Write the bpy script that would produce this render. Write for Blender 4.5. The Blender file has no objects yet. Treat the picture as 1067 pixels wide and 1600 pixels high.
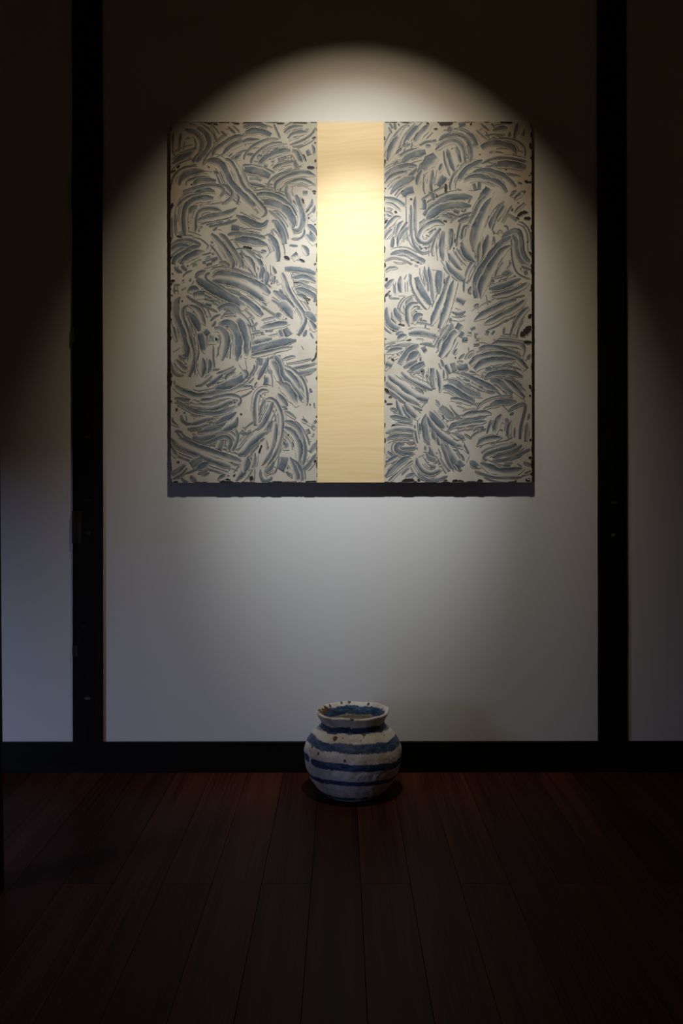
import bpy, bmesh, math, random
import numpy as np
from mathutils import Vector, Matrix, noise

S = bpy.context.scene
COL = S.collection
R = math.radians

# ------------------------------------------------------------------ camera
# metric layout: back wall plane y = 0, floor z = 0, lens 3 m from the wall, 1 m up
FPX, D, H, CX, YH = 1341.0, 3.0, 1.0, 533.5, 758.0
cam = bpy.data.cameras.new('camera')
camo = bpy.data.objects.new('camera', cam); COL.objects.link(camo)
camo.location = (0, -D, H); camo.rotation_euler = (R(90), R(0.06), 0)
cam.sensor_fit = 'VERTICAL'; cam.sensor_height = 36; cam.sensor_width = 24
cam.lens = FPX * 36 / 1600
cam.shift_y = -(800 - YH) / 1600
cam.clip_start = 0.05
S.camera = camo

# ------------------------------------------------------------------ world, lights, exposure
w = bpy.data.worlds.new('world'); S.world = w; w.use_nodes = True
w.node_tree.nodes['Background'].inputs[0].default_value = (0.55, 0.70, 1.0, 1)
w.node_tree.nodes['Background'].inputs[1].default_value = 0.04

LX, LY, LZ, AIM = 0.069, -1.03, 2.85, 52
def spot(name, power, col, size, blend, aim=AIM):
    l = bpy.data.lights.new(name, 'SPOT'); l.energy = power; l.color = col
    l.spot_size = R(size); l.spot_blend = blend; l.shadow_soft_size = 0.011
    o = bpy.data.objects.new(name, l); COL.objects.link(o)
    o.location = (LX, LY, LZ); o.rotation_euler = (R(90 - aim), 0, R(1.5))
# one reflector lamp: faint warm halo, soft warm field, even beam and bright cool centre
spot('spot_halo', 24, (1.0, 0.79, 0.54), 68.5, 0.50, 50.0)
spot('spot_field', 34, (1.0, 0.84, 0.62), 58, 0.66, 50.3)
spot('spot_beam', 24, (0.46, 0.78, 1.0), 55, 0.66, 48.5)
spot('spot_centre', 212, (0.82, 0.87, 0.92), 37, 0.95, 53.5)

# daylight outside the low window in the left wall
dl = bpy.data.lights.new('daylight', 'AREA'); dl.shape = 'RECTANGLE'
dl.size = 0.7; dl.size_y = 1.5; dl.energy = 66; dl.color = (0.50, 0.61, 1.0)
do = bpy.data.objects.new('daylight', dl); COL.objects.link(do)
do.location = (-3.7, -2.85, 1.2)
do.rotation_euler = Vector((2.9, 2.25, -0.6)).to_track_quat('-Z', 'Y').to_euler()

S.view_settings.view_transform = 'Standard'; S.view_settings.look = 'None'
S.view_settings.gamma = 1; S.view_settings.use_curve_mapping = False
S.view_settings.exposure = 0.0

# ------------------------------------------------------------------ helpers
def px(x, y, depth):                       # photo pixel on the plane at this depth from the lens
    k = FPX / depth
    return (x - CX) / k, H - (y - YH) / k

def link(name, me, mat=None, parent=None, loc=None):
    o = bpy.data.objects.new(name, me); COL.objects.link(o)
    if mat: me.materials.append(mat)
    if parent: o.parent = parent
    if loc: o.location = loc
    return o

def box_bm(x0, x1, y0, y1, z0, z1, bevel=0, seg=2):
    bm = bmesh.new()
    bmesh.ops.create_cube(bm, size=1)
    for v in bm.verts:
        v.co = Vector(((x0 + x1) / 2 + v.co.x * (x1 - x0), (y0 + y1) / 2 + v.co.y * (y1 - y0), (z0 + z1) / 2 + v.co.z * (z1 - z0)))
    if bevel:
        bmesh.ops.bevel(bm, geom=bm.edges[:], offset=bevel, segments=seg, affect='EDGES', profile=0.6)
    return bm

def bm_obj(name, bm, mat, parent=None, smooth=False):
    me = bpy.data.meshes.new(name); bm.to_mesh(me); bm.free()
    if smooth:
        for p in me.polygons: p.use_smooth = True
    return link(name, me, mat, parent)

def box(name, x0, x1, y0, y1, z0, z1, mat, parent=None, bevel=0):
    return bm_obj(name, box_bm(x0, x1, y0, y1, z0, z1, bevel), mat, parent)

def struct(o, label=None, cat=None):
    o['kind'] = 'structure'
    if label: o['label'] = label
    if cat: o['category'] = cat
    return o

class N:                                    # tiny node-graph helper
    def __init__(s, name):
        s.m = bpy.data.materials.new(name); s.m.use_nodes = True
        s.t = s.m.node_tree; s.b = s.t.nodes['Principled BSDF']
    def n(s, typ, ins=None, **kw):
        x = s.t.nodes.new(typ)
        for k, v in kw.items(): setattr(x, k, v)
        for k, v in (ins or {}).items(): s.set(x.inputs[k], v)
        return x
    def set(s, sock, v):
        if isinstance(v, bpy.types.NodeSocket): s.t.links.new(v, sock)
        else: sock.default_value = v
    def math(s, op, a, b=0.0, clamp=False):
        x = s.n('ShaderNodeMath', operation=op, use_clamp=clamp); s.set(x.inputs[0], a); s.set(x.inputs[1], b)
        return x.outputs[0]
    def mix(s, f, a, b):
        x = s.n('ShaderNodeMix', data_type='RGBA'); s.set(x.inputs[0], f)
        s.set(x.inputs[6], a if isinstance(a, bpy.types.NodeSocket) else (*a, 1))
        s.set(x.inputs[7], b if isinstance(b, bpy.types.NodeSocket) else (*b, 1))
        return x.outputs[2]
    def ss(s, v, a, b):                     # smoothstep
        x = s.n('ShaderNodeMapRange', interpolation_type='SMOOTHSTEP')
        s.set(x.inputs[0], v); x.inputs[1].default_value = a; x.inputs[2].default_value = b
        return x.outputs[0]
    def noise(s, vec, scale, detail=3, rough=0.5):
        x = s.n('ShaderNodeTexNoise', {'Scale': scale, 'Detail': detail, 'Roughness': rough})
        s.set(x.inputs['Vector'], vec); return x.outputs[0]
    def obj(s): return s.n('ShaderNodeTexCoord').outputs['Object']
    def mapv(s, vec, scale=(1, 1, 1), loc=(0, 0, 0)):
        x = s.n('ShaderNodeMapping', {'Scale': scale}); s.set(x.inputs['Location'], loc); s.set(x.inputs['Vector'], vec); return x.outputs[0]
    def bump(s, h, strength=0.3, dist=0.002):
        x = s.n('ShaderNodeBump', {'Strength': strength, 'Distance': dist}); s.set(x.inputs['Height'], h)
        s.t.links.new(x.outputs[0], s.b.inputs['Normal'])
    def fin(s, col, rough=0.6, spec=0.5):
        s.set(s.b.inputs['Base Color'], col if isinstance(col, bpy.types.NodeSocket) else (*col, 1))
        s.set(s.b.inputs['Roughness'], rough); s.b.inputs['Specular IOR Level'].default_value = spec
        return s.m

# ------------------------------------------------------------------ materials
def mat_plaster():
    g = N('plaster'); v = g.obj()
    c = g.mix(g.noise(v, 2.2, 4), (0.66, 0.65, 0.63), (0.72, 0.71, 0.69))
    g.bump(g.noise(v, 260, 4), 0.10, 0.001)
    return g.fin(c, 0.85, 0.25)
def mat_dark_timber(name, a, b, rough=0.55, axis='z'):
    g = N(name); v = g.obj()
    sc = {'z': (60, 60, 2.5), 'x': (2.5, 60, 60)}[axis]
    n1 = g.noise(g.mapv(v, sc), 1.0, 5, 0.6)
    c = g.mix(g.ss(n1, .35, .7), a, b)
    g.bump(n1, 0.25, 0.002)
    return g.fin(c, rough, 0.15)
def mat_floor():
    g = N('red_brown_floorboard'); v = g.obj()
    rnd = g.n('ShaderNodeObjectInfo').outputs['Random']
    off = g.n('ShaderNodeCombineXYZ', {'X': g.math('MULTIPLY', rnd, 37.0), 'Y': g.math('MULTIPLY', rnd, 91.0), 'Z': 0.0}).outputs[0]
    vv = g.mapv(v, (1, 1, 1), off)
    fine = g.noise(g.mapv(vv, (190, 2.2, 60)), 1.0, 5, 0.65)
    broad = g.noise(g.mapv(vv, (26, 0.7, 20)), 1.0, 3, 0.5)
    c = g.mix(g.ss(fine, .30, .72), (0.030, 0.0095, 0.0065), (0.082, 0.028, 0.019))
    c = g.mix(g.math('MULTIPLY', g.ss(broad, .4, .7), 0.6), c, (0.105, 0.036, 0.019))
    hsv = g.n('ShaderNodeHueSaturation', {'Color': c, 'Hue': 0.5, 'Saturation': 1.0})
    g.set(hsv.inputs['Value'], g.math('ADD', g.math('MULTIPLY', rnd, 0.55), 0.68))
    g.bump(fine, 0.18, 0.0008)
    rr = g.math('ADD', g.math('MULTIPLY', fine, 0.22), 0.34)
    return g.fin(hsv.outputs[0], rr, 0.07)
def mat_blond():
    g = N('blond_wood'); v = g.obj()
    wob = g.noise(g.mapv(v, (2.2, 1, 3.0)), 1.0, 2)
    z = g.n('ShaderNodeSeparateXYZ'); g.set(z.inputs[0], v)
    zz = g.math('ADD', z.outputs[2], g.math('MULTIPLY', wob, 0.09))
    cv = g.n('ShaderNodeCombineXYZ', {'X': g.math('MULTIPLY', z.outputs[0], 2.4), 'Y': 0.0, 'Z': g.math('MULTIPLY', zz, 75.0)}).outputs[0]
    grain = g.noise(cv, 1.0, 4, 0.6)
    fine = g.noise(g.mapv(v, (16, 1, 520)), 1.0, 3, 0.6)
    c = g.mix(g.ss(grain, .36, .66), (0.72, 0.545, 0.30), (0.675, 0.49, 0.245))
    c = g.mix(g.math('MULTIPLY', g.ss(fine, .52, .75), 0.32), c, (0.56, 0.385, 0.195))
    g.bump(grain, 0.05, 0.001)
    return g.fin(c, 0.5, 0.35)
CREAM = (0.60, 0.55, 0.465)
def cream_nodes(g, v):
    n1 = g.noise(g.mapv(v, (9, 9, 9)), 1.0, 4, 0.6)
    n2 = g.noise(g.mapv(v, (34, 34, 34)), 1.0, 3, 0.6)
    c = g.mix(g.ss(n1, .40, .66), (0.475, 0.430, 0.360), (0.415, 0.368, 0.298))
    return g.mix(g.math('MULTIPLY', g.ss(n2, .55, .78), 0.35), c, (0.39, 0.405, 0.41))
def mat_cream():
    g = N('cream_slip_paint'); v = g.obj()
    c = cream_nodes(g, v)
    g.bump(g.noise(v, 120, 4), 0.2, 0.001)
    return g.fin(c, 0.62, 0.3)
def mat_strokes():
    g = N('finger_wiped_blue_paint'); v = g.obj()
    uv = g.n('ShaderNodeUVMap', uv_map='UVMap').outputs[0]
    sp = g.n('ShaderNodeSeparateXYZ'); g.set(sp.inputs[0], uv)
    U, V = sp.outputs[0], sp.outputs[1]
    at = g.n('ShaderNodeAttribute', attribute_name='tone')
    sc = g.n('ShaderNodeSeparateColor'); g.set(sc.inputs[0], at.outputs['Color'])
    tone, kind, fade = sc.outputs[0], sc.outputs[1], sc.outputs[2]
    streak = g.noise(g.n('ShaderNodeCombineXYZ', {'X': g.math('MULTIPLY', U, 45.0), 'Y': g.math('MULTIPLY', V, 5.0), 'Z': g.math('MULTIPLY', tone, 40.0)}).outputs[0], 1.0, 4, 0.6)
    edge = g.noise(g.mapv(v, (320, 320, 320)), 1.0, 3, 0.6)
    vj = g.math('ADD', V, g.math('MULTIPLY', g.math('SUBTRACT', edge, 0.5), 0.20))
    # across the wipe: crisp dark edge, blue body, hazy far edge
    inn = g.ss(vj, 0.05, 0.11)
    soft = g.math('ADD', vj, g.math('MULTIPLY', g.ss(tone, .25, .75), 0.30))
    out_ = g.math('SUBTRACT', 1.0, g.ss(soft, 0.72, 1.14))
    out_ = g.math('MULTIPLY', out_, g.math('SUBTRACT', 1.0, g.ss(vj, 0.84, 0.98)))
    mask = g.math('MULTIPLY', inn, out_)
    mask = g.math('MULTIPLY', mask, g.ss(g.math('ADD', fade, g.math('MULTIPLY', g.math('SUBTRACT', streak, 0.5), 1.1)), 0.25, 0.55))
    st = g.math('ADD', g.math('MULTIPLY', g.ss(streak, .28, .55), 0.24), 0.80, True)
    run = g.noise(g.n('ShaderNodeCombineXYZ', {'X': g.math('MULTIPLY', U, 22.0), 'Y': g.math('MULTIPLY', V, 1.2), 'Z': g.math('MULTIPLY', tone, 77.0)}).outputs[0], 1.0, 2, 0.5)
    st = g.math('MULTIPLY', st, g.math('ADD', g.math('MULTIPLY', g.ss(run, .30, .55), 0.28), 0.72))
    mask = g.math('MULTIPLY', mask, st)
    core = g.math('SUBTRACT', 1.0, g.ss(vj, 0.10, 0.55))
    blue = g.mix(core, (0.118, 0.142, 0.164), (0.040, 0.049, 0.057))
    blue = g.mix(g.math('MULTIPLY', g.noise(g.mapv(v, (7, 7, 7)), 1.0, 2), 0.55), blue, (0.064, 0.077, 0.089))
    speck = g.noise(v, 900, 2)
    blue = g.mix(g.math('MULTIPLY', g.ss(speck, .5, .7), 0.25), blue, (0.23, 0.26, 0.285))
    cr = cream_nodes(g, v)
    c = g.mix(mask, cr, blue)
    dk = g.math('MULTIPLY', g.ss(vj, 0.06, 0.12), g.math('SUBTRACT', 1.0, g.ss(vj, 0.88, 0.94)))
    darkc = g.mix(tone, (0.012, 0.013, 0.020), (0.040, 0.024, 0.018))
    cd = g.mix(dk, cr, darkc)
    c = g.mix(g.math('GREATER_THAN', kind, 0.25), c, cd)
    c = g.mix(g.math('GREATER_THAN', kind, 0.75), c, (0.62, 0.60, 0.55))
    g.bump(streak, 0.12, 0.0008)
    return g.fin(c, 0.58, 0.3)
def mat_vase():
    g = N('rough_glazed_stoneware'); v = g.obj()
    at = g.n('ShaderNodeAttribute', attribute_name='paint')
    sc = g.n('ShaderNodeSeparateColor'); g.set(sc.inputs[0], at.outputs['Color'])
    big = g.noise(v, 22, 4, 0.6); fine = g.noise(v, 150, 5, 0.65)
    white = g.mix(g.ss(big, .40, .68), (0.86, 0.84, 0.81), (0.64, 0.58, 0.54))
    white = g.mix(g.math('MULTIPLY', g.ss(fine, .58, .75), 0.4), white, (0.33, 0.24, 0.18))
    brush = g.noise(g.mapv(v, (45, 45, 150)), 1.0, 4, 0.6)
    blue = g.mix(g.ss(brush, .35, .65), (0.018, 0.050, 0.140), (0.070, 0.145, 0.290))
    bm_ = g.ss(g.math('ADD', sc.outputs[0], g.math('MULTIPLY', g.math('SUBTRACT', fine, 0.5), 0.55)), 0.42, 0.58)
    c = g.mix(bm_, white, blue)
    ochre = g.mix(big, (0.20, 0.11, 0.035), (0.06, 0.028, 0.015))
    c = g.mix(g.ss(g.math('ADD', sc.outputs[1], g.math('MULTIPLY', g.math('SUBTRACT', fine, 0.5), 0.7)), 0.45, 0.65), c, ochre)
    g.bump(g.math('ADD', fine, g.math('MULTIPLY', big, 1.5)), 0.55, 0.004)
    return g.fin(c, 0.45, 0.4)

PLASTER = mat_plaster()
PILLAR = mat_dark_timber('black_stained_timber', (0.0022, 0.0018, 0.0016), (0.0065, 0.005, 0.004), 0.7)
RAIL = mat_dark_timber('black_stained_rail', (0.0022, 0.0018, 0.0016), (0.006, 0.005, 0.0042), 0.6, 'x')
SCRAPED = mat_dark_timber('scraped_timber', (0.012, 0.010, 0.008), (0.045, 0.037, 0.028), 0.75)
CHIPM = mat_dark_timber('bare_chip', (0.05, 0.045, 0.04), (0.10, 0.09, 0.08), 0.8)
SHELL = mat_dark_timber('brown_room_boards', (0.74, 0.58, 0.38), (0.84, 0.67, 0.46), 0.7)
CEIL = mat_dark_timber('brown_ceiling_boards', (0.44, 0.32, 0.20), (0.52, 0.38, 0.25), 0.7)
FLOORM = mat_floor(); BLOND = mat_blond(); CREAMM = mat_cream(); STROKE = mat_strokes(); VASE = mat_vase()

# ------------------------------------------------------------------ room shell
XL, XR, YF, ZC = -2.4, 2.4, -4.2, 3.05
struct(box('wall_back', XL - .1, XR + .1, 0, 0.12, -0.05, ZC + .1, PLASTER), 'pale plaster wall behind the painting', 'wall')
struct(box('wall_right', XR, XR + .1, YF - .1, 0, -0.05, ZC + .1, SHELL), 'brown boarded side wall on the right', 'wall')
struct(box('wall_front', XL - .1, XR + .1, YF - .1, YF, -0.05, ZC + .1, SHELL), 'brown boarded wall behind the viewer', 'wall')
struct(box('ceiling', XL, XR, YF, 0, ZC, ZC + .1, CEIL), 'brown board ceiling', 'ceiling')
# left wall with a low window opening
WY0, WY1, WZ0, WZ1 = -2.34, -1.05, 0.04, 0.84
bm = bmesh.new()
for a in ((YF - .1, WY0, -.05, ZC + .1), (WY1, 0, -.05, ZC + .1), (WY0, WY1, -.05, WZ0), (WY0, WY1, WZ1, ZC + .1)):
    t = box_bm(XL - .1, XL, a[0], a[1], a[2], a[3]); me = bpy.data.meshes.new('t'); t.to_mesh(me); t.free(); bm.from_mesh(me); bpy.data.meshes.remove(me)
wl = struct(bm_obj('wall_left', bm, SHELL), 'brown boarded side wall with a low window', 'wall')
win = bpy.data.objects.new('window_1', None); COL.objects.link(win); win.location = (XL, WY0, 0)
struct(win, 'low timber window in the brown side wall', 'window')
def wbox(n, *a):
    o = box(n, *a, PILLAR); o.parent = win; o.matrix_parent_inverse = win.matrix_basis.inverted(); return o
wbox('jamb', XL - .11, XL + .01, WY0 - .0, WY0 + .035, WZ0, WZ1)
wbox('jamb', XL - .11, XL + .01, WY1 - .035, WY1, WZ0, WZ1)
wbox('head', XL - .11, XL + .01, WY0 + .035, WY1 - .035, WZ1 - .035, WZ1)
wbox('sill', XL - .11, XL + .02, WY0 + .035, WY1 - .035, WZ0, WZ0 + .03)

# floor: sub floor slab with individual boards running towards the wall
FT = 0.015
floor = struct(box('floor', XL, XR, YF, 0, -0.06, -FT, PILLAR), 'dark red-brown plank floor', 'floor')
PW, PX0, L = 0.1245, -0.0770, 1.82
GAP = 0.0004
plank_mesh = {}
def plank(k, y0, y1):
    ln = round(y1 - y0, 4)
    x0, x1 = max(PX0 + k * PW, XL), min(PX0 + (k + 1) * PW, XR)
    wd = round(x1 - x0, 4)
    key = (wd, ln)
    if key not in plank_mesh:
        b = box_bm(-wd / 2 + GAP, wd / 2 - GAP, -ln / 2 + GAP, ln / 2 - GAP, -FT, 0, 0.0006, 1)
        me = bpy.data.meshes.new('plank'); b.to_mesh(me); b.free(); me.materials.append(FLOORM); plank_mesh[key] = me
    o = bpy.data.objects.new('plank', plank_mesh[key]); COL.objects.link(o)
    o.location = ((x0 + x1) / 2, (y0 + y1) / 2, 0); o.parent = floor
for k in range(-19, 20):
    if PX0 + (k + 1) * PW < XL + .01 or PX0 + k * PW > XR - .01: continue
    j = -0.845 if k % 2 else -1.755
    cuts = [0.0, j]
    while cuts[-1] > YF: cuts.append(max(cuts[-1] - L, YF))
    for a, b in zip(cuts, cuts[1:]):
        if a - b > 0.05: plank(k, b, a)

# skirting rail and the two exposed pillars
BT = 0.015
struct(box('baseboard_back', XL, XR, -BT, 0, 0, 0.1055, RAIL, bevel=0.0015), 'long black timber skirting along the plaster wall', 'baseboard')

def pillar(name, xa, xb, seed, label):
    rr = random.Random(seed)
    x0, _ = px(xa, 0, D - .012); x1, _ = px(xb, 0, D - .012)
    nz = 90; zs = [0.1055 + (ZC - 0.1055) * i / nz for i in range(nz + 1)]
    bm = bmesh.new(); rings = []
    for z in zs:                           # slightly wavy hand-worked arrises
        a = noise.noise(Vector((seed, z * 3.1, 0))) * .0016 + noise.noise(Vector((seed, z * 17, 3))) * .0007
        b = noise.noise(Vector((seed + 9, z * 2.6, 0))) * .0013
        c = .0022
        prof = [(x0 + a, 0.0), (x0 + a, -.012 + c), (x0 + a + c, -.012), (x1 + b - c, -.012), (x1 + b, -.012 + c), (x1 + b, 0.0)]
        rings.append([bm.verts.new((p[0], p[1], z)) for p in prof])
    for r0, r1 in zip(rings, rings[1:]):
        for i in range(5): bm.faces.new((r0[i], r0[i + 1], r1[i + 1], r1[i]))
    bm.faces.new(rings[0]); bm.faces.new(rings[-1])
    bmesh.ops.recalc_face_normals(bm, faces=bm.faces[:])
    return struct(bm_obj(name, bm, PILLAR), label, 'pillar')
P1 = pillar('trim_1', 113, 159.5, 3.3, 'black pillar with old mortise patches left of the painting')
P2 = pillar('trim_2', 935, 979.5, 7.7, 'black pillar right of the painting')

def patch(name, parent, xa, xb, ya, yb, mat, proud=0.002, seed=1):      # old plugs and chips let into a pillar face
    d = D - .012
    x0, z1 = px(xa, ya, d); x1, z0 = px(xb, yb, d)
    bm = box_bm(x0, x1, -.012 - proud, -.004, z0, z1)
    bmesh.ops.subdivide_edges(bm, edges=bm.edges[:], cuts=3, use_grid_fill=True)
    for v in bm.verts:
        q = noise.noise_vector(v.co * 90 + Vector((seed * 5, 0, 0)))
        v.co += Vector((q.x * .0011, q.y * .0006, q.z * .0018))
    return bm_obj(name, bm, mat, parent)
patch('inlay', P1, 112, 125, 275, 327, SCRAPED, .002, 1)
patch('chip', P1, 112.5, 116.5, 512, 535, CHIPM, .0012, 2)
patch('inlay', P1, 112.5, 128, 798, 849, SCRAPED, .002, 3)
patch('inlay', P1, 113, 121, 1008, 1025, SCRAPED, .002, 4)
patch('chip', P1, 132, 145, 780, 783, SCRAPED, .001, 5)
patch('chip', P1, 132, 141, 1089, 1093, CHIPM, .0006, 6)
patch('chip', P1, 133, 140, 680, 685, SCRAPED, .0008, 7)
patch('chip', P1, 134, 142, 830, 836, SCRAPED, .0006, 8)
patch('chip', P1, 128, 132, 977, 981, SCRAPED, .0006, 9)
patch('chip', P2, 955, 964, 784, 787, CHIPM, .0006, 10)
patch('chip', P2, 955, 961, 834, 839, CHIPM, .0006, 11)

# round post standing nearer the viewer at the extreme left
def round_post():
    bm = bmesh.new(); rings = []
    r0, yc, xc = 0.055, -0.87, -0.8965
    for i in range(61):
        z = ZC * i / 60
        cx = xc - 0.0085 * z
        ring = []
        for j in range(36):
            a = 2 * math.pi * j / 36
            r = r0 * (1 - .02 * z) + noise.noise(Vector((math.cos(a), math.sin(a), z * 1.5))) * .0012
            ring.append(bm.verts.new((cx + r * math.cos(a), yc + r * math.sin(a), z)))
        rings.append(ring)
    for a, b in zip(rings, rings[1:]):
        for j in range(36): bm.faces.new((a[j], a[(j + 1) % 36], b[(j + 1) % 36], b[j]))
    bm.faces.new(rings[0][::-1]); bm.faces.new(rings[-1])
    o = bm_obj('trim_3', bm, PILLAR, smooth=True)
    return struct(o, 'near black post at the left edge of the picture', 'pillar')
round_post()

# ------------------------------------------------------------------ artwork
T = 0.027
DP = D - T
AX0, AZ1 = px(267, 190.5, DP); AX1, AZ0 = px(831, 754, DP)
MX0, _ = px(495.7, 0, DP); MX1, _ = px(600.5, 0, DP)
art = bpy.data.objects.new('painting', None); COL.objects.link(art)
art.location = ((AX0 + AX1) / 2, 0, AZ0)
art['label'] = 'large square panel painting of swirling blue-grey finger strokes flanking a bare blond wood strip'
art['category'] = 'painting'
def apart(name, bm, mat, label=None, parent=None):
    o = bm_obj(name, bm, mat)
    o.parent = parent or art
    o.matrix_parent_inverse = Matrix.Translation(-art.location)
    if label: o['label'] = label
    return o
EDGE = N('dark_panel_edge').fin((0.10, 0.068, 0.042), 0.6, 0.3)
apart('backing_board', box_bm(AX0 + .0005, AX1 - .0005, -T + .004, -.0005, AZ0 + .0005, AZ1 - .0005), EDGE, 'dark edge of the board')
s = .0004
PANELS = {}
for key, xa, xb, lab in (('L', AX0, MX0 - s, 'cream panel with blue-grey swirls left of the wood strip'), ('R', MX1 + s, AX1, 'cream panel with blue-grey swirls right of the wood strip')):
    PANELS[key] = (apart('painted_panel', box_bm(xa, xb, -T, -T + .004, AZ0, AZ1), CREAMM, lab), xa, xb)
apart('wood_strip', box_bm(MX0, MX1, -T - .0012, -T + .004, AZ0, AZ1, .0005, 1), BLOND, 'bare blond wood with horizontal grain')

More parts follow.
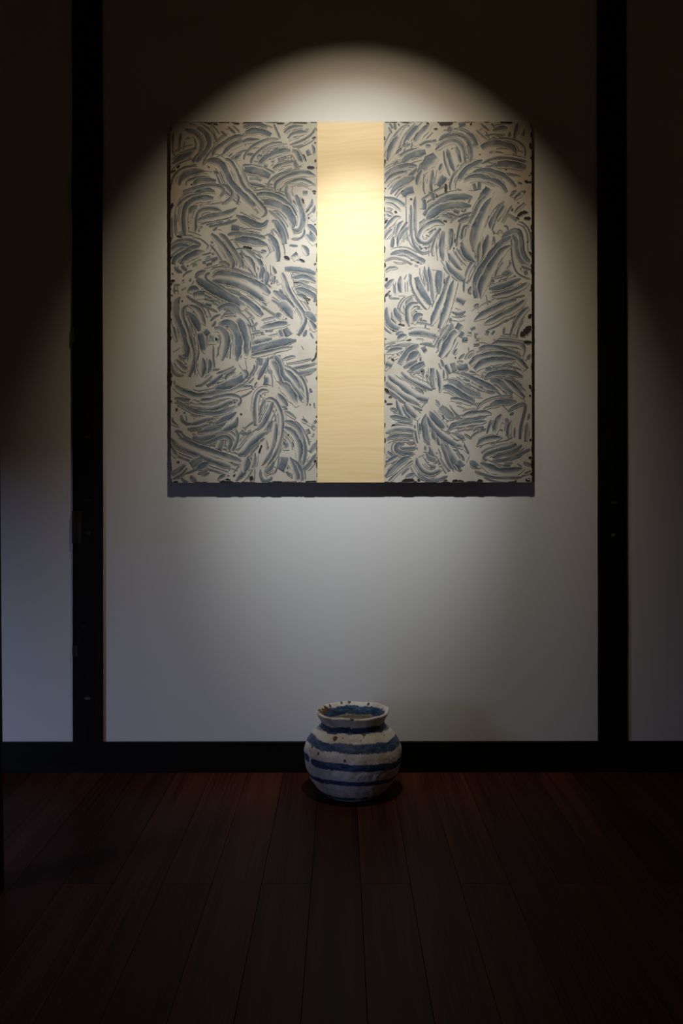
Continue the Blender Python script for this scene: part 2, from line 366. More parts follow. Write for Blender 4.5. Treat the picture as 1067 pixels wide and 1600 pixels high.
STROKES = """
L00
30 70,180 65,330 65,430 90,510
30 170,200 150,330 140,470
20 225,300 205,400 200,440
45 230,140 350,170 430,240 465,340 440,450 380,540 320,620
55 390,110 490,160 550,250 570,340 530,430 450,520 375,625
40 480,90 560,150 620,220 655,310
20 660,370 590,440 530,520 470,630
25 50,560 130,510 230,450 320,420 410,405
60 50,620 130,560 220,510 300,480 370,465
30 730,160 780,200 825,240
30 830,105 880,150 930,195
20 890,90 950,140 995,190
45 600,520 650,430 730,360 830,290 930,245 1060,230
65 745,500 820,430 900,370 990,330 1100,300
25 845,520 900,470
55 910,575 960,530 1010,490
35 50,900 60,840 100,770 180,700 270,670 400,665
75 150,915 160,840 220,770 310,730 400,715 510,720
30 270,850 370,820 480,805 590,815
50 330,915 400,860 480,840 560,845 660,860
35 200,1010 350,960 480,925 600,915 700,930 760,980 750,1030 700,1090
40 740,905 820,930 880,1000 880,1067 830,1130 740,1180
50 330,1050 430,1010 540,990 620,1005 660,1040
65 500,590 590,570 690,590 760,660 810,760 850,850 920,940 1010,1030 1100,1110 1180,1190 1190,1250
50 780,560 850,590 920,690 970,800 1010,900 1067,980 1121,1020 1221,1130 1311,1230 1341,1300 1290,1360
d30 30,740 100,710
d30 110,680 160,640
d25 540,65 600,60
d25 620,65 690,80
d25 900,60 990,65
d18 545,650 570,680
30 640,730 690,760
L01
40 0,110 90,85 170,75 260,85 340,115
65 30,195 120,170 210,165 300,185 390,225
55 0,325 60,300 140,295 240,285
25 430,70 470,160 520,270
30 15,560 30,500 100,410 200,340 330,285 500,275
35 120,630 130,560 190,480 290,400 400,345 550,325
60 225,630 310,540 420,475 530,445 660,435
40 580,190 630,145 710,110 830,100
50 635,270 690,215 780,190 890,185
40 650,355 740,320 860,265 950,200 1010,110
30 690,380 760,370 850,345
75 680,450 740,480 790,590 810,640
75 690,580 740,680
50 900,430 930,500
30 960,350 985,420 990,500
25 0,640 150,650 300,690 440,745
90 20,700 130,710 250,740 380,790
60 90,880 200,900 310,930
25 140,1000 260,990 380,1000
60 190,1060 300,1035 430,1050
25 350,950 360,880 430,800 570,740 760,715 900,715
55 450,990 470,900 560,830 700,775 860,750 1010,790
45 640,890 720,865 830,850 960,900 1010,920
50 620,920 600,1000 630,1090 670,1160
40 830,1020 900,1020
25 500,1010 525,960
20 340,470 370,450
35 420,430 490,400
25 545,390 575,380
60 430,570 470,610
25 490,540 515,600
30 590,510 605,570
25 665,520 680,560
30 290,640 340,660
45 420,690 520,640 620,610 700,590
d35 960,270 1015,250
d25 990,335 1020,325
d18 830,490 850,510 880,590
d40 890,670 1000,680
d40 1000,600 1015,560
d30 960,1000 1020,1010
d25 470,60 580,60
d20 720,50 900,55
d20 0,52 270,52
L10
40 130,200 200,120 310,60 450,35
70 230,600 215,400 230,250 290,150 400,95 520,85 620,90
45 365,560 365,420 380,320 430,240 530,210 640,215 750,255
80 410,395 520,360 650,335 780,310 890,270 950,220
50 290,300 320,230 430,200
25 950,30 970,90 940,170
35 95,310 95,450 105,600
20 45,350 40,500 55,650
45 30,725 120,670 240,645 350,670 450,720
20 330,625 430,640 530,710 555,750 520,800
45 20,810 90,760 180,735 300,760
65 70,1000 90,930 180,860 300,800 450,740
80 190,1000 210,950 300,890 400,845 500,820
d20 20,930 60,880
d40 20,200 80,180
d40 20,240 60,150
d35 110,610 190,630
d25 20,650 30,690
d18 270,410 285,420
d18 275,490 290,500
55 590,580 660,640 740,730 810,830 860,920 890,1000 880,1060
40 700,570 790,640 870,750 940,850 1000,950 1040,1060
75 940,320 1020,360 1120,410 1220,460 1320,460 1380,390
40 820,590 930,570 1060,590 1200,600 1350,640
75 900,670 1000,660 1100,670 1250,700 1380,740
60 870,490 980,500
25 620,460 680,440
25 620,530 680,480
20 800,420 860,370
35 420,480 470,475
20 410,520 430,545
25 590,680 620,700
30 600,860 640,830
45 470,980 590,950 680,910
45 700,980 770,980 840,1030
40 520,1000 600,980
25 330,1020 400,990
60 1000,830 1060,900
L11
55 190,40 310,30 430,50 550,110 640,190 700,270 735,330
90 290,140 390,150 510,190 610,260 670,350 700,430 690,500
80 400,400 450,410 510,490 560,600 580,720
25 360,250 440,320 520,400 580,490 620,600 630,650
20 460,280 520,310
50 600,0 640,70 680,160
55 735,40 770,140 810,260 830,380 810,480 760,530 680,510
35 850,500 840,580 780,640 660,640
60 330,580 390,620 440,700 480,800 490,960
65 900,450 960,500 1020,570
85 900,570 950,630 1010,720
60 810,740 870,800 900,880
55 890,240 940,170 960,90
50 900,320 960,270 1000,180
60 940,380 1000,320
65 30,790 100,850 190,930 250,1030 270,1100
60 0,880 70,930 130,1010 160,1100
40 170,860 250,920
80 700,860 760,930
d30 780,930 860,970
d45 570,890 650,940
d45 0,760 130,785
30 255,810 325,830
d35 825,90 845,160
d40 990,450 1015,450
d35 985,1000 1020,1000
d20 870,280 920,240
d20 900,370 930,350
d30 980,10 1010,30
25 640,735 760,745
L20
45 80,20 130,70 190,100
45 190,0 220,40 260,60
20 200,160 240,110 330,70
50 380,180 410,120 520,75
100 390,190 470,250 600,330 740,400 850,460 950,510 1060,610
25 570,105 520,140 530,200 620,260 740,340 850,410 970,480 1067,570
70 610,160 700,120 850,130 980,160 1100,200 1200,250 1290,300 1400,400
85 610,210 700,210 850,230 1000,280 1130,340 1250,420 1380,520
40 780,320 880,345 1020,385
65 980,450 1080,500 1180,580 1250,650 1300,700
75 260,370 330,340 430,350
85 350,430 420,410 500,410
30 500,440 530,430
25 250,420 350,490 470,550 580,600 680,650
50 510,530 600,550
30 560,490 640,495
45 690,610 780,560 880,560 960,620 1010,680
25 720,740 800,690 930,685
75 160,440 110,510 105,620 140,760 190,900 230,1020 245,1130 250,1240 200,1270
45 270,550 200,590 185,680 220,800 270,930 300,1060 340,1200 340,1330 300,1400
60 270,560 360,590 430,660 470,760 510,840
80 240,665 310,700 380,790 430,910
75 430,940 460,1060 480,1150 500,1230
40 60,860 80,960 110,1067
70 500,960 550,910
30 580,770 640,710 720,680
40 600,850 650,770
20 520,700 550,720
90 700,830 790,800 880,840 950,930 970,1067 960,1200 950,1330
75 640,890 710,890 780,960 800,1067 780,1180 740,1320
80 960,740 1020,830 1060,950 1090,1100 1070,1300
60 600,970 600,1100
30 690,1010 690,1080
30 780,870 830,860
d40 20,220 90,220
d30 20,280 50,250
d40 20,740 40,770
d18 40,110 70,130
d18 30,410 60,430
d22 175,500 200,495
15 60,350 140,350
15 180,345 250,310
20 70,270 160,275
25 295,220 310,170
20 200,200 210,240
d20 250,15 280,10
d20 120,20 140,30
L21
25 60,20 120,90 170,155
25 190,100 205,160
70 250,0 270,80 250,160 220,220
55 330,90 330,180 310,280
50 400,10 430,90 460,160
35 470,200 500,270
50 540,110 590,220 620,330 680,440 740,530 800,610 850,700 860,780 820,870 760,970
60 420,355 510,410 600,480 670,560 710,640
110 480,530 560,560 640,640 690,740
40 500,330 560,400
30 260,560 360,630 440,680 480,660
80 460,700 550,750
55 580,50 720,55 870,75 1010,115
60 670,175 740,180 830,165 920,190 1010,240
30 700,240 800,260 920,310
50 720,330 830,345 930,390 1000,440 990,510
60 740,410 830,450 900,500
d22 830,440 880,490 910,550
d18 870,450 930,490
d22 700,240 770,250
d22 390,255 410,255
d40 990,690 1020,700
d16 590,740 610,745
20 370,190 385,220
70 860,650 950,710 1010,780
60 920,770 970,840 1010,920
65 240,880 370,850 520,820 660,815
30 60,830 130,860 200,800
20 60,745 140,720
40 840,990 880,900
15 930,940 980,1020
60 500,900 560,1010
75 580,880 640,980
20 150,920 240,910
40 250,950 310,940
20 340,910 420,910
L30
30 140,230 190,280 250,270
60 90,290 150,360 220,430 290,400
35 20,310 60,430 120,500 210,510
75 470,270 470,400 460,540
45 560,290 570,380 550,480
40 290,530 330,420 350,300
25 610,435 710,425
20 390,190 390,260
22 870,60 855,280
20 620,100 620,280 630,370
15 685,120 690,240
70 80,660 150,720 270,770 400,810 550,790 700,760 850,720 1000,680 1130,680
55 80,830 200,860 330,870
45 430,870 570,860 700,820 850,800 970,830 990,880 930,950
55 280,945 400,970 560,985 700,950 830,890 890,880
50 110,880 250,970 400,1030 560,1050 700,1040 850,990 930,940
90 620,690 760,670 900,620 1000,570 1067,500 1090,450
35 370,660 450,640 520,590 600,520
50 530,660 640,590 750,500
60 790,570 840,520 920,480
d30 20,480 50,540
d20 35,590 45,620
d40 20,870 50,890
d35 110,970 105,1020
d20 210,1030
d35 990,1050 1020,1060
20 80,590 90,650
20 365,400 375,500
L31
80 130,50 270,30 400,0
90 120,165 260,130 400,95 560,55 740,30
50 110,250 250,220 420,180 560,145 680,135
20 100,30 90,180
80 240,280 245,370
55 210,570 270,450 320,350 350,270
80 330,650 345,500
85 390,310 440,400 490,520 510,600
50 440,250 500,320 540,430 560,520 640,610 720,710 790,800 840,890
60 580,430 660,510 740,610 800,740
40 560,380 680,440 790,540 850,640 880,760 890,930
110 520,640 600,700 680,810 760,950
80 470,770 540,860 600,950
15 350,420 400,550 410,680
25 200,300 190,400 150,470
35 150,370 140,430 60,550
60 0,450 40,500 10,570
35 160,680 210,600
25 80,620 150,550
25 0,680 100,670 150,710
50 360,735 270,730 210,780 180,870 170,1000 175,1120 175,1210
45 300,870 370,845 440,880 490,960 530,1067 540,1180 530,1350 490,1490 420,1630 340,1756
45 250,1060 260,960 310,870
60 410,890 370,1000 330,1080 280,1180 190,1270
30 540,300 650,265 730,255
20 620,355 780,330 950,290
35 690,415 800,395 950,365 1020,335
45 760,495 880,475 1020,425
d25 950,320 1000,280 1020,200
35 570,1020 640,1050 730,1120
30 540,950 620,990
30 230,790 240,820
25 930,700 950,750
d18 930,910 930,940
d15 295,780 310,785
25 990,900 1000,970
L40
70 320,190 420,165 520,130 620,110
30 170,70 190,140 250,190 310,190
40 260,260 400,240 560,190
65 620,200 740,150 850,90 940,30
45 460,280 600,250 720,220 850,170
50 400,320 550,300 680,270 770,250
80 740,290 850,230 920,180 950,100
55 340,380 450,400 560,380 650,350
45 480,475 580,445 680,400 780,380 840,410 860,470 810,580
60 690,550 730,440
15 785,420 785,500
35 930,280 955,370 930,470 870,590
65 30,390 130,490 240,550 350,590 480,650 600,700 720,740 900,800
70 140,395 250,450 400,520 550,570 700,620 850,670 1040,740
75 1040,720 1067,760 1030,850 930,980
50 30,530 110,660
80 310,770 390,720 450,690
60 380,830 470,780 560,735
20 240,880 380,830
55 40,890 140,830 250,740
30 50,960 170,890 260,790
25 400,880 460,870 540,840
40 300,910 330,950 380,990
30 170,940 220,990 280,1010
60 680,970 770,920 810,880
40 50,100 50,170 150,240
25 80,290 190,305
20 200,370 330,430
85 960,620 1040,580 1130,470 1240,370 1370,290
25 1040,650 1150,540 1270,440
30 1000,320 1100,330 1160,290
30 1020,250 1067,280
25 1010,370 1025,390
d40 60,1010 130,1000
d50 790,970 860,990
d50 700,1010 900,1010
d25 890,920 930,900
d20 865,735 890,735
d25 110,720 150,730
d35 1000,60 1020,70
d30 20,820 40,850
d20 205,40 225,40
d30 1000,1010 1067,1010
L41
60 450,170 445,300 420,450 370,600 260,770
50 410,150 370,240 320,340
50 300,850 370,820 430,720
90 60,650 30,800 10,880
40 160,600 150,720 110,830
30 240,830 250,930 300,990 380,960 400,910
60 590,440 600,560
25 680,440 700,510
90 570,660 560,740 510,830
75 570,250 660,300 740,400 780,520 780,650 770,720
35 580,150 700,190 790,290 840,410 860,550 850,680 820,790
60 650,660 710,760 750,880 760,1010
35 700,690 770,780 810,890 825,1010
20 500,640 480,760 440,880
60 920,580 970,510 1020,450
40 820,830 900,760 1020,600
55 610,890 670,850
25 320,420 340,560
20 160,820 150,990
40 810,130 890,180
40 900,180 950,210
45 960,220 1010,260
40 890,270 910,330
20 980,330 960,370
20 930,400 935,440
30 990,150 1010,180
d60 100,980 130,920
d30 410,1005 550,1010
d30 860,1005 1020,1000
d30 980,730 1020,700
d30 1010,90
d25 220,600 260,490
d20 620,340 640,360
R00
25 100,60 140,130
40 165,60 185,150
30 80,110 130,205
d20 215,60 240,100
d25 270,45 370,50
90 230,220 170,330 120,440 75,580
25 150,260 220,170 300,100 390,95
50 500,90 430,160 360,250 310,350 280,425
25 330,340 350,300
80 660,70 590,150 520,220 470,300 440,370
35 510,360 590,315 680,300 750,310
25 410,320 395,400
30 235,515 320,460 400,430 500,410
85 275,605 350,530 450,490 600,455
25 150,650 230,575
45 30,785 130,710 260,660 380,640 480,655
45 350,790 420,740 480,680
60 30,890 120,810 230,760 350,735
75 110,1040 190,940 310,860 450,810
80 280,1060 340,1000 430,975
45 780,300 860,240 980,210 1067,215 1160,260 1210,350 1240,480 1220,600
50 740,435 820,370 920,320 1010,315 1067,350 1110,430 1130,520 1140,610
25 850,440 870,600 910,710 940,790
45 900,410 930,540 970,660 1005,735
60 1015,390 1050,500 1085,640
130 740,510 650,590 570,680 500,760
60 560,700 510,800 480,910
55 690,700 670,820 660,940 690,1060
50 830,620 790,750
80 860,790 800,880 770,930
40 1060,710 990,800 950,910 945,1010
25 580,870 575,960 590,1040
60 920,180 980,80
d40 880,900 880,1040
d25 770,140 710,140
d70 790,70 980,60
d30 740,1050
d20 250,1025 300,990
d40 30,560 40,620
d20 30,960
d30 610,50 650,80
30 590,375 670,375
40 700,320 750,310
R01
45 130,190 200,230 250,300 290,400
30 140,370 160,450 165,520
25 230,340 240,400
25 270,150 340,210 440,290
30 330,60 400,110 450,160
25 480,65 520,115
30 320,130 340,150
60 500,160 600,130 710,130
50 850,60 830,160 800,280
30 740,180 720,250
40 930,170 900,260
30 480,300 600,280 740,285 860,330 930,400 945,470 940,540
65 340,400 430,350 560,335 690,360 780,400 830,500
45 350,620 430,570 560,530 700,530 830,555 990,590
75 490,650 600,630 750,630 900,660 960,670
25 390,675 460,660 560,605
65 20,850 80,760 150,680 260,620 360,570
50 230,740 330,715 430,710 540,740 660,790 750,870 820,940
60 90,860 190,810 310,800 430,830 540,870 630,930 690,1020
45 230,900 255,990
45 320,880 310,980
110 460,970 400,1067 350,1150
30 530,230 590,255
20 600,210 650,250
30 500,450 530,470
d20 310,490
d20 670,705 700,705
40 740,1060 830,990
45 830,1060 960,1000
d60 1000,880 1040,880
d40 940,860 1000,890
d30 1000,780
d40 600,45 780,55
d40 190,90 210,50
d40 1020,330 1030,420
25 850,880 900,900
d20 880,890 910,900
60 30,90 120,60
25 0,970 70,985
R10
35 30,80 130,95 230,130 330,205
25 40,145 140,170 200,215 260,265
25 30,270 100,290 160,330
20 60,225 150,240
40 40,330 120,350
d60 25,430 80,390
d40 165,270 205,290
d25 380,95 415,105
d60 740,60 770,70
d40 870,10
60 40,510 110,430 180,360 260,350
45 30,650 80,580 160,500
55 290,400 230,480 190,590
40 150,620 120,800
55 350,420 290,520 240,620 210,770
40 350,500 270,580 230,680
55 460,60 460,200 465,350 465,500 490,620 540,690 620,700 690,640 740,570 800,500
28 395,180 400,350 400,520 420,680 470,780 560,845 640,830 660,790
60 500,640 540,540 610,480 700,430 780,420 860,455
75 570,320 640,250 740,180 860,110 970,75 1090,65 1250,70
90 590,390 700,300 800,230 930,190 1067,185 1230,190
60 560,240 570,180 560,110
40 640,10 690,40 710,110
60 810,340 880,340 970,370
50 890,290 960,300 1030,330
40 990,260 1067,280
60 850,540 830,660 820,800 840,960
85 940,510 930,650 930,800
75 920,850 980,940 1060,1040 1100,1080
45 700,890 700,780 740,640
45 110,870 230,835 330,840 430,890 590,970
35 30,950 130,910 240,920 340,960 410,1000
15 150,970 220,990 330,985
35 50,1067 130,1050 220,1055
85 890,980 960,1080 1040,1150 1130,1220
20 940,430 1000,370 1067,340
45 510,740 550,790
30 600,610 650,630
40 580,780 610,800
25 710,530 740,510
d25 470,980 510,975
d25 840,400 900,415
d20 1010,650 1000,710
d20 985,770 995,800
30 390,930 430,940
20 440,1020 490,1030
R11
115 480,90 390,240 320,400 270,540 240,700 235,820
55 420,60 330,150 260,280 200,400 180,470
45 660,120 590,230 520,340 470,430 460,510
50 670,190 600,300 540,400
80 440,590 420,720 370,900
45 330,700 310,850 300,1000
35 170,470 110,490 80,560 75,680
95 80,740 130,840 200,920 250,970
35 60,700 80,740
50 20,420 100,380 190,350
30 10,345 110,310 220,280
70 770,610 660,670 570,760 480,870 410,980 370,1030 290,1160 260,1300 265,1470
90 760,745 660,800 570,900 490,1020 420,1150 350,1300 330,1480
60 620,640 720,570 830,540 880,590 900,700 910,830 950,920 1040,1000
45 780,600 830,680 840,800 870,920 940,1000 1030,1067
30 760,750 770,880 790,1000 830,1100 900,1160 1030,1210
50 800,110 850,60 930,20
25 700,270 760,190
30 800,290 870,220 960,150
25 730,55 800,10
d50 840,340 920,290 990,290
d50 930,370 1030,370
d25 820,350 870,385
30 680,300 760,340 830,400
25 650,470 700,480 720,540
35 510,530 530,580
30 510,620 500,690
25 560,590 600,540 640,580
d25 760,270 780,230
d20 840,155 865,150
15 530,230 590,160
20 430,370 465,325
d30 60,265 90,270
d30 1010,830 1030,870
d14 980,690 980,720
20 730,950 730,1040
R20
35 40,90 100,50 220,45
d60 40,220 70,180
55 40,310 110,240 160,200
d30 30,440 110,360
50 80,430 140,410
75 260,160 250,280 260,430
30 175,270 180,420
30 370,120 370,290
30 400,130 400,250 430,350 500,470 570,570 620,620
80 470,170 510,290 570,400 670,550
40 580,20 600,130 650,260
55 640,20 670,170 690,330 710,510
85 790,80 780,230 780,400
65 935,140 890,290 830,460 760,620 670,850
75 990,210 950,380 900,570 850,720 790,880
40 410,450 360,500 320,560
65 490,540 410,545 350,610 350,720 370,850
60 560,690 480,700 450,760 450,830
65 60,580 50,700 90,800 160,860 260,890
60 170,600 200,690 290,770
40 180,960 290,930
20 370,880 500,885 660,895
75 360,950 480,930 600,945 700,970 790,970
60 200,1050 260,1000 340,980
50 970,810 920,910 860,1000 800,1080 760,1150
90 1060,920 980,970 920,1067 860,1180 800,1280
60 1020,460 1080,490 1140,520
50 960,650 1060,670 1150,640
45 920,760 960,760
60 1010,910 1067,850
d25 215,825 310,840
d20 330,1055 400,1035
d18 855,200 855,265
d18 110,740 150,780
d20 130,905 165,920
25 480,585 520,590
30 510,730 540,750
d18 30,1020
15 90,460 240,465
R21
60 620,130 700,110 770,70
35 590,40 560,100 540,170
70 440,330 560,310 700,270 800,220 890,190
55 480,440 600,420 750,380 880,320 1010,240
22 580,510 700,490 800,450 940,420
70 240,780 320,720 430,660 560,600 680,540 830,490
60 370,825 500,770 620,700 750,640 870,560 970,470
50 1000,590 920,660 850,750 790,860 740,1000
20 920,770 860,880 830,1010
d90 880,990 960,930 1030,850
d50 990,740 1040,690
d30 1010,360 1040,350
40 230,580 330,555
40 190,890 250,860
30 280,640 325,630
60 0,900 50,820
30 200,300 170,370 200,400
30 130,250 170,200
35 480,960 510,910
25 640,960 660,860
40 390,930 440,950
50 240,970 320,970
45 250,1020 350,1020
40 70,1030 150,1020
40 140,950 200,960
40 40,1000 80,930
20 660,790 730,750
30 490,200 510,235
30 640,210 690,200
d20 580,230
45 930,110 980,100
30 880,70 900,60
40 890,10 1020,60
d25 790,150
20 430,500 480,510
R30
30 30,150 120,120
45 150,110 270,85 430,75
60 40,220 150,175 310,155
65 230,360 300,250 390,160 500,95
20 510,80 600,70 690,75
80 350,310 430,240 510,200
65 550,170 600,140
55 290,410 380,360 480,310
50 510,290 540,290
75 370,460 480,400 580,350
35 490,490 560,450 540,540
50 260,470 340,540 460,610 580,670 690,720
85 80,520 190,610 320,700 430,790 530,830 630,860
65 50,610 150,690 250,770 350,840 450,890 550,950
30 60,710 180,790 300,890 420,950 550,1000
60 190,850 220,950 270,1067 310,1130
30 270,950 320,1050 400,1150
65 310,920 390,1020 500,1130
60 690,420 690,520 680,600 710,710
50 750,440 790,550 800,680 790,760
35 830,10 790,80 770,180
60 50,340 130,380
50 130,290 200,250
45 450,690 530,740 570,770
100 800,960 880,1040 990,1130
40 730,860 800,960
60 910,595 1010,620 1100,690 1220,760 1390,830
60 830,680 930,690 1020,740 1120,810 1280,880
45 940,850 1067,860 1230,920
60 970,350 1000,460
55 880,370 940,490
40 1050,380 1060,430
30 990,230 1040,150
d20 1000,270
30 840,440 840,590
25 780,350 820,430
30 810,300 850,400
50 40,410 70,440
d50 120,290 160,320
d40 30,700 90,770
d40 35,860 40,900
d25 80,820 130,820
d20 50,920 140,915
30 600,510 630,530
25 610,580 650,630
40 100,980 210,1010
25 930,930 1000,1030 1060,1080
R31
70 480,90 600,65 740,70 860,90 920,140 930,230
20 560,15 700,20 850,40 1000,70
45 300,150 400,125 540,130 680,170 800,220 910,280
25 340,215 460,195 600,190
65 180,370 270,290 400,245 540,230 680,240 800,270 880,330 970,430
80 250,440 350,360 480,320 640,310 820,310
60 380,575 470,510 600,485 760,485 910,540
50 380,450 480,435
35 490,410 540,410
30 590,410 730,400
50 310,510 360,500
75 460,590 560,600 650,660 770,770
60 640,570 740,640 820,720 930,830
60 40,490 150,530 280,600 420,670 580,740
30 770,580 850,620 900,660
25 270,990 350,900 480,840 600,815 770,810
60 450,930 560,900 700,890 830,880
30 360,1000 450,960 590,950
35 710,1020 800,960 900,920 940,930 940,1000 910,1120 880,1260 870,1400
70 10,400 80,410 150,390
35 170,470 270,500
25 110,290 160,220 240,170
20 150,280 240,200
20 20,290 110,220
30 300,680 360,700
30 400,740 530,760
35 60,580 200,620
d45 920,60 1040,65
d40 1010,650 1020,710
d40 1000,800 1030,810
30 970,300 1030,220
d25 1035,540
50 70,20 140,20
55 270,10 350,20
40 230,90 310,80
25 0,330 90,325
R40
45 100,90 200,110 300,130 410,170
25 200,180 300,195 420,215
60 40,320 130,280 250,265 370,270 470,300
45 50,410 150,375 280,365 450,380
35 330,460 450,460
45 300,470 210,490 190,550 250,590 350,605 450,600
35 240,530 350,535 490,525
55 60,590 130,650
50 40,750 130,690 220,640
60 40,930 150,820 260,720 380,650
30 80,1000 200,890 320,790 430,700
50 310,940 450,890
75 600,60 580,180 590,300 610,400 650,500
75 630,500 680,600 730,660
45 600,600 650,670 760,700
45 600,500 600,590
55 470,660 500,760 570,850 680,880 830,820
30 490,880 570,950 660,985 780,970 900,920
65 620,100 680,220 770,320 880,410 1000,480 1100,510
80 640,20 720,120 800,210 890,290
60 940,330 1067,380 1150,410
95 880,500 940,620 1000,730 1067,820 1090,850
40 810,460 860,580 910,730 980,830
40 690,290 720,410
40 760,390 790,490
30 800,670 860,770 930,850
50 660,780 730,800
40 770,770 810,760
60 910,290 980,220 1067,195 1200,150 1370,120
d50 40,710
d60 260,1000 440,980
d40 480,970 520,990
d60 960,1000 1067,990
d20 120,220 180,210
d20 840,1000 900,980
30 510,190 515,330
40 820,80 840,130
R41
60 50,110 150,70 280,50 400,45 480,60
40 0,230 150,200 290,180 410,165
80 620,70 570,160 540,250 520,350
28 470,140 430,250 410,330
45 700,120 650,190
45 760,150 720,250 710,400
25 730,70 790,40
20 800,250 790,380
40 980,180 970,300 950,440
25 1010,50 980,140
60 270,510 350,440 480,405 630,390
50 820,470 720,520 600,545 480,580 390,620 360,680 400,715
45 900,490 820,550 720,590 600,620 490,660
30 1020,545 900,600 780,660 640,695 470,710
80 320,750 430,800 560,850 700,865 830,850 940,810
65 170,710 250,770 330,810
35 250,850 370,890 510,930 700,935 900,935
30 640,785 740,790
15 650,750 770,735
30 220,300 270,250 370,235
25 290,290 320,290
d20 600,285 630,285
20 470,515 540,495
25 100,340 200,400
d50 990,670 1040,670
d60 270,1010 360,990
d40 0,990 100,1010
d25 1000,430 1035,410
35 930,900 1030,860
30 920,735 1020,770
90 0,720 60,800
30 40,610 100,700
50 0,360 110,400
55 0,490 90,510
d25 790,1000 830,985
d80 950,975 1030,985
w9 975,945 1000,940 995,975 975,970 978,945
w9 1000,938 1035,932 1025,960 1012,1005
"""
ORG = {'L': (264, 380), 'R': (598, 714)}; ROWS = (186, 300, 414, 528, 640); TS = 120 / 1067.0
rng = random.Random(11)

def crom(P, step):
    if len(P) == 1: P = [P[0], (P[0][0] + 22, P[0][1] + 10)]
    Q = [(2 * P[0][0] - P[1][0], 2 * P[0][1] - P[1][1])] + P + [(2 * P[-1][0] - P[-2][0], 2 * P[-1][1] - P[-2][1])]
    out = []
    for i in range(1, len(Q) - 2):
        p0, p1, p2, p3 = (np.array(q, float) for q in Q[i - 1:i + 3])
        n = max(3, int(np.hypot(*(p2 - p1)) / step))
        for j in range(n):
            t = j / n
            out.append(0.5 * (2 * p1 + (p2 - p0) * t + (2 * p0 - 5 * p1 + 4 * p2 - p3) * t * t + (3 * p1 - p0 - 3 * p2 + p3) * t ** 3))
    out.append(np.array(Q[-2], float))
    return np.array(out)

class Ribbons:
    def __init__(s): s.v, s.f, s.uv, s.col, s.k = [], [], [], [], 0
    def add(s, pts, wid, kind, xa, xb, lift=None):
        # pts and wid in photo pixels on the panel
        P = np.array(pts); n = len(P)
        Tn = np.gradient(P, axis=0); Tn /= np.maximum(np.hypot(Tn[:, 0], Tn[:, 1]), 1e-6)[:, None]
        Nn = np.stack([-Tn[:, 1], Tn[:, 0]], 1)
        turn = np.cross(Tn[:-1], Tn[1:]).sum()
        flip = turn < 0
        if abs(turn) < .15: flip = rng.random() < .5
        if rng.random() < .16: flip = not flip
        if kind == 1: flip = False
        seg = np.r_[0, np.cumsum(np.hypot(*np.diff(P, axis=0).T))]
        tot = seg[-1]
        tone = rng.random()
        ends = (rng.choice((.35, 1, 1)), rng.choice((.12, .6, 1)))
        ph = rng.random() * 50
        b0, b1 = rng.choice((.2, .45, .7)), rng.choice((.12, .3, .6))
        base = len(s.v)
        y = -T - .00006 - s.k * 1.2e-6; s.k += 1
        wq = wid * (1.52 if kind == 0 else 1.15)
        for i in range(n):
            t0, t1 = seg[i], tot - seg[i]
            tl = max(min(wid * 2.2, tot * .42), .01)
            tp = min(1, b0 + (1 - b0) * math.sin(min(1, t0 / tl) * math.pi / 2)) * min(1, b1 + (1 - b1) * math.sin(min(1, t1 / tl) * math.pi / 2))
            if tot < 2.3 * wid: tp = 1
            if kind == 1: tp = min(1, .25 + t0 / (wid * .6)) * min(1, .15 + t1 / (wid * .6))
            wob = 1 + .30 * noise.noise(Vector((seg[i] * .08, ph, 0))) + .16 * noise.noise(Vector((seg[i] * .45, ph, 4))) + (.45 * noise.noise(Vector((seg[i] * .5, ph, 7))) if kind == 1 else 0)
            hw = wq * tp * wob / 2
            u = seg[i] / 451.5
            fd = min(1, ends[0] + (1 - ends[0]) * min(1, t0 / (wid * 1.5))) * min(1, ends[1] + (1 - ends[1]) * min(1, t1 / max(wid * 1.8, 1)))
            sh = 0
            c = P[i] + Nn[i] * (sh if flip else -sh) * -1
            for q in range(4):
                vv = q / 3
                p = c + Nn[i] * hw * (2 * vv - 1) * (-1 if flip else 1)
                X, Z = px(p[0], p[1], DP)
                s.v.append((min(max(X, xa), xb), y, min(max(Z, AZ0), AZ1)))
                s.uv.append((u + ph * .1, vv)); s.col.append((tone, (0, .5, 1)[kind], fd, 1))
        for i in range(n - 1):
            for q in range(3):
                a = base + i * 4 + q
                s.f.append((a, a + 1, a + 5, a + 4))
    def build(s, parent):
        me = bpy.data.meshes.new('paint_strokes'); me.from_pydata(s.v, [], s.f)
        uvl = me.uv_layers.new(name='UVMap'); idx = np.zeros(len(me.loops), np.int32); me.loops.foreach_get('vertex_index', idx)
        uvl.data.foreach_set('uv', np.array(s.uv, np.float32)[idx].ravel())
        ca = me.color_attributes.new('tone', 'FLOAT_COLOR', 'POINT'); ca.data.foreach_set('color', np.array(s.col, np.float32).ravel())
        bm = bmesh.new(); bm.from_mesh(me)
        for f in bm.faces:
            if f.normal.y > 0: f.normal_flip()
        bm.to_mesh(me); bm.free()
        o = link('paint_strokes', me, STROKE, parent)
        o['kind'] = 'stuff'; o['label'] = 'overlapping blue-grey finger wipes in cream paint'
        return o

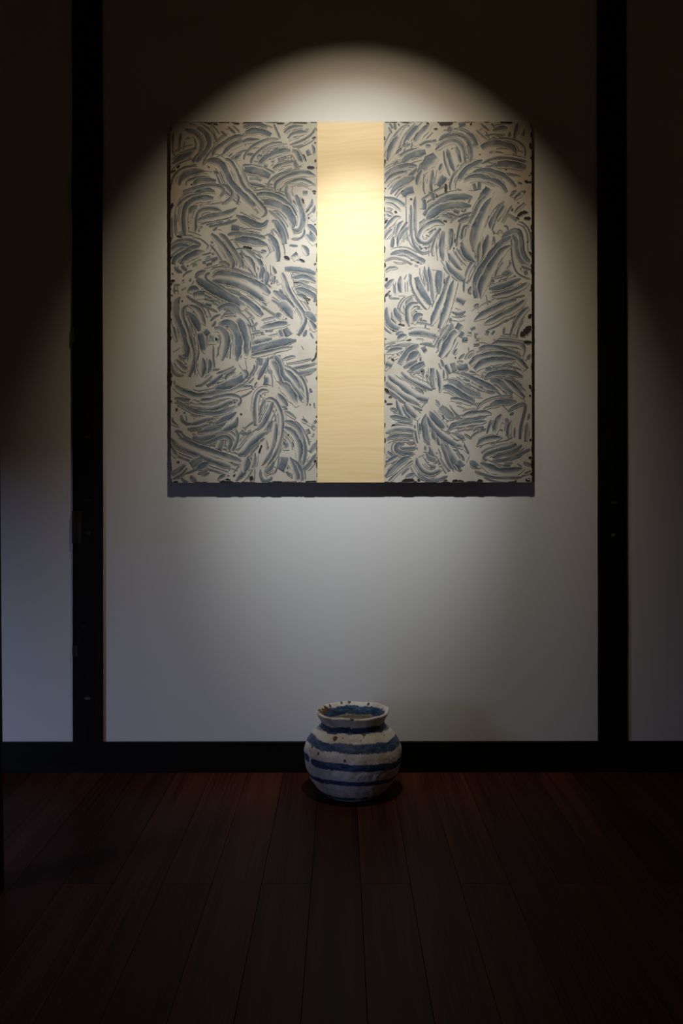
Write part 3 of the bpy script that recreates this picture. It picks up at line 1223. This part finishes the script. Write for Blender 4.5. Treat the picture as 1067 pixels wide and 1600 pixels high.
RB = {'L': Ribbons(), 'R': Ribbons()}
BOUND = {'L': (267, 495.7), 'R': (600.5, 831)}
for key in 'LR':                            # small stray wipes underneath everything
    xa, xb = PANELS[key][1:]
    for i in range(70):
        cx, cy = rng.uniform(BOUND[key][0] + 4, BOUND[key][1] - 4), rng.uniform(195, 750)
        a = rng.uniform(0, math.pi); ln = rng.uniform(6, 20)
        RB[key].add(crom([(cx - ln * math.cos(a) / 2, cy - ln * math.sin(a) / 2), (cx + rng.uniform(-1, 1), cy + rng.uniform(-1, 1)), (cx + ln * math.cos(a) / 2, cy + ln * math.sin(a) / 2)], 2), rng.uniform(.8, 2.0), 0, xa, xb)
    for side in (0, 1):                     # bare ground left showing along the upright edges
        for i in range(26):
            ex = BOUND[key][side]; cy = rng.uniform(192, 752); ln = rng.uniform(1.5, 6)
            RB[key].add(crom([(ex, cy - ln), (ex + rng.uniform(-.5, .5), cy), (ex, cy + ln)], 2), rng.uniform(1, 4.5), 1, xa, xb)
    for yy in (190.5, 754):
        for i in range(14):
            cx = rng.uniform(*BOUND[key]); ln = rng.uniform(3, 12)
            RB[key].add(crom([(cx - ln, yy), (cx, yy + rng.uniform(-1, 1)), (cx + ln, yy)], 2), rng.uniform(1, 5), 1, xa, xb)
tile = None; MAIN = []
for line in STROKES.split('\n'):
    line = line.strip()
    if not line: continue
    if line[0] in 'LR': tile = line; continue
    tok = line.split()
    kind = {'d': 1, 'w': 2}.get(tok[0][0], 0)
    wd = float(tok[0].lstrip('dw')) * TS
    key = tile[0]; ox = ORG[key][int(tile[2])]; oy = ROWS[int(tile[1])]
    P = [tuple(map(float, t.split(','))) for t in tok[1:]]
    P = [(ox + a * TS, oy + b * TS) for a, b in P]
    MAIN.append((key, crom(P, 1.6) if len(P) > 1 else crom([P[0], (P[0][0] + 2.5, P[0][1] + 1.2)], 1), wd, kind))
for key, C, wd, kind in MAIN:               # thin ridge lines running beside the wide wipes, under them
    if kind or wd < 4.2 or len(C) < 14 or np.hypot(*np.diff(C, axis=0).T).sum() < 3 * wd: continue
    Tn = np.gradient(C, axis=0); Tn /= np.maximum(np.hypot(Tn[:, 0], Tn[:, 1]), 1e-6)[:, None]
    Nn = np.stack([-Tn[:, 1], Tn[:, 0]], 1)
    for side in (-1, 1):
        for m in range(4):
            if rng.random() < .22 + .1 * m: continue
            a = int(rng.uniform(0, .4) * len(C)); e = int(rng.uniform(.55, 1) * len(C))
            if e - a < 5: continue
            off = side * wd * (rng.uniform(.70, .92) + m * rng.uniform(.36, .52))
            RB[key].add(C[a:e] + Nn[a:e] * off, wd * (rng.uniform(.10, .24) if m < 2 else rng.uniform(.14, .40)), 0, *PANELS[key][1:])
for key, C, wd, kind in MAIN: RB[key].add(C, wd, kind, *PANELS[key][1:])
for key in 'LR': RB[key].build(PANELS[key][0])

# ------------------------------------------------------------------ vase
def vase():
    vx, vy = 0.0360, -0.203
    prof = [(0.0, .004), (.060, .002), (.085, .0), (.096, .004), (.108, .014), (.124, .032), (.142, .060), (.154, .092), (.1585, .120), (.1570, .143), (.150, .168), (.139, .186), (.126, .201), (.112, .214),
            (.1045, .224), (.1035, .232), (.107, .243), (.113, .254), (.1175, .262), (.1165, .2665), (.111, .2675), (.105, .262), (.099, .252), (.0945, .240), (.093, .230), (.097, .218), (.110, .206), (.125, .192), (.138, .172), (.146, .145), (.147, .115), (.135, .070), (.110, .034), (.07, .016), (0.0, .014)]
    n_in = 19                                # profile index where the inner lip starts
    # resample
    P = crom(prof, .0028)
    keep = [0]
    for i in range(1, len(P)):
        if np.hypot(*(P[i] - P[keep[-1]])) > .0022: keep.append(i)
    P = P[keep]; P[:, 0] = np.maximum(P[:, 0], 0)
    d2 = np.hypot(P[:, 0] - prof[n_in][0], P[:, 1] - prof[n_in][1]); lip = int(np.argmin(d2))
    NA = 200
    verts, cols = [], []
    rs = random.Random(5)
    spots = []
    for a, z, r in ((-118, .205, .0085), (-100, .150, .0055), (-135, .160, .006), (-150, .168, .004), (-158, .13, .004), (-72, .217, .006), (-92, .2665, .007), (-100, .195, .003), (-45, .140, .003), (-60, .15, .003), (-98, .236, .006), (-35, .205, .003), (-150, .105, .004), (-128, .132, .004)):
        spots.append((R(a), z, r, False))
    for i in range(60): spots.append((rs.uniform(-math.pi, math.pi), rs.uniform(.02, .22), rs.uniform(.0012, .003), False))
    for a, z, r in ((172, .262, .014), (160, .256, .013), (-172, .260, .012), (148, .257, .011), (135, .2625, .006), (110, .2655, .005), (95, .2665, .007), (60, .262, .006), (20, .26, .004), (-20, .262, .006), (150, .263, .006)):
        spots.append((R(a), z, r, True))
    def band(z, c, hw): return 1 - abs(z - c) / hw * .5          # >0.5 inside
    for i, (r, z) in enumerate(P):
        for j in range(NA):
            a = 2 * math.pi * j / NA - math.pi
            ca, sa = math.cos(a), math.sin(a)
            q = Vector((ca * 1.7, sa * 1.7, z * 16))
            low = noise.noise(q); mid = noise.noise(Vector((ca * r * 42, sa * r * 42, z * 42))); hi = noise.noise(Vector((ca * r * 110 + 5, sa * r * 110, z * 110)))
            k = min(1, z / .03)
            rr = r + (low * .0028 + mid * .0020 + hi * .0011) * k * min(1, r / .05)
            up = max(0, (z - .20) / .067)
            zz = z + up * (.0030 * ca + .0020 * math.sin(a * 3 + 1) + .0012 * math.sin(a * 7 + 2) + .0012 * noise.noise(Vector((ca * 5, sa * 5, 3))))
            verts.append((rr * ca, rr * sa, max(zz, 0)))
            n1 = noise.noise(Vector((ca * 2.2, sa * 2.2, 9))) ; n2 = noise.noise(Vector((ca * 7, sa * 7, z * 30)))
            w1 = .0045 * n1 + .0022 * n2
            outer = i <= lip
            b = 0.0
            deg = math.degrees(a)
            if outer:
                b = max(band(z + w1, .2235 + .004 * sa * -1, .0095), b)
                b = max(band(z + w1 * 1.1, .1770 + .0055 * -sa - .004 * ca, .0125 + .003 * ca * -sa), b)
                gap = min(1, abs(deg + 149) / 3.5)
                b = max(band(z + w1 * .9, .1180 + .011 * -sa - .007 * ca, .0110) * (gap if gap < 1 else 1), b)
                b = max(band(z + w1 * .8, .0640 + .013 * -sa - .003 * ca, .0075), b)
                b = max(band(z, .016, .007) * (.70 + .75 * noise.noise(Vector((ca * 5, sa * 5, 21))) + .25 * (1 if -160 < deg < -85 else 0)), b)
            else:
                b = max(band(z + w1, .243, .0135) * min(1, 1), b)
                if z < .2: b = 0
            br = 0.0
            for (sa_, sz, sr, inn) in spots:
                if inn == outer and abs(sz - .2665) > .001: continue
                da = (a - sa_ + math.pi) % (2 * math.pi) - math.pi
                dd = math.hypot(da * max(r, .05), (z - sz) * 1.1) / sr
                if dd < 2: br = max(br, 1 - dd * .5)
            cols.append((max(0, min(1, b)), br, 0, 1))
    f = []
    m = len(P)
    for i in range(m - 1):
        for j in range(NA):
            a, b = i * NA + j, i * NA + (j + 1) % NA
            f.append((a, b, b + NA, a + NA))
    me = bpy.data.meshes.new('pot_body'); me.from_pydata(verts, [], f)
    ca = me.color_attributes.new('paint', 'FLOAT_COLOR', 'POINT'); ca.data.foreach_set('color', np.array(cols, np.float32).ravel())
    bm = bmesh.new(); bm.from_mesh(me); bmesh.ops.remove_doubles(bm, verts=bm.verts[:], dist=1e-6); bmesh.ops.recalc_face_normals(bm, faces=bm.faces[:]); bm.to_mesh(me); bm.free()
    for p in me.polygons: p.use_smooth = True
    o = link('ceramic_vase', me, VASE)
    o.location = (vx, vy, 0.0)
    o['label'] = 'round rough white stoneware vase with blue stripes and flared rim on the floor'
    o['category'] = 'vase'
vase()
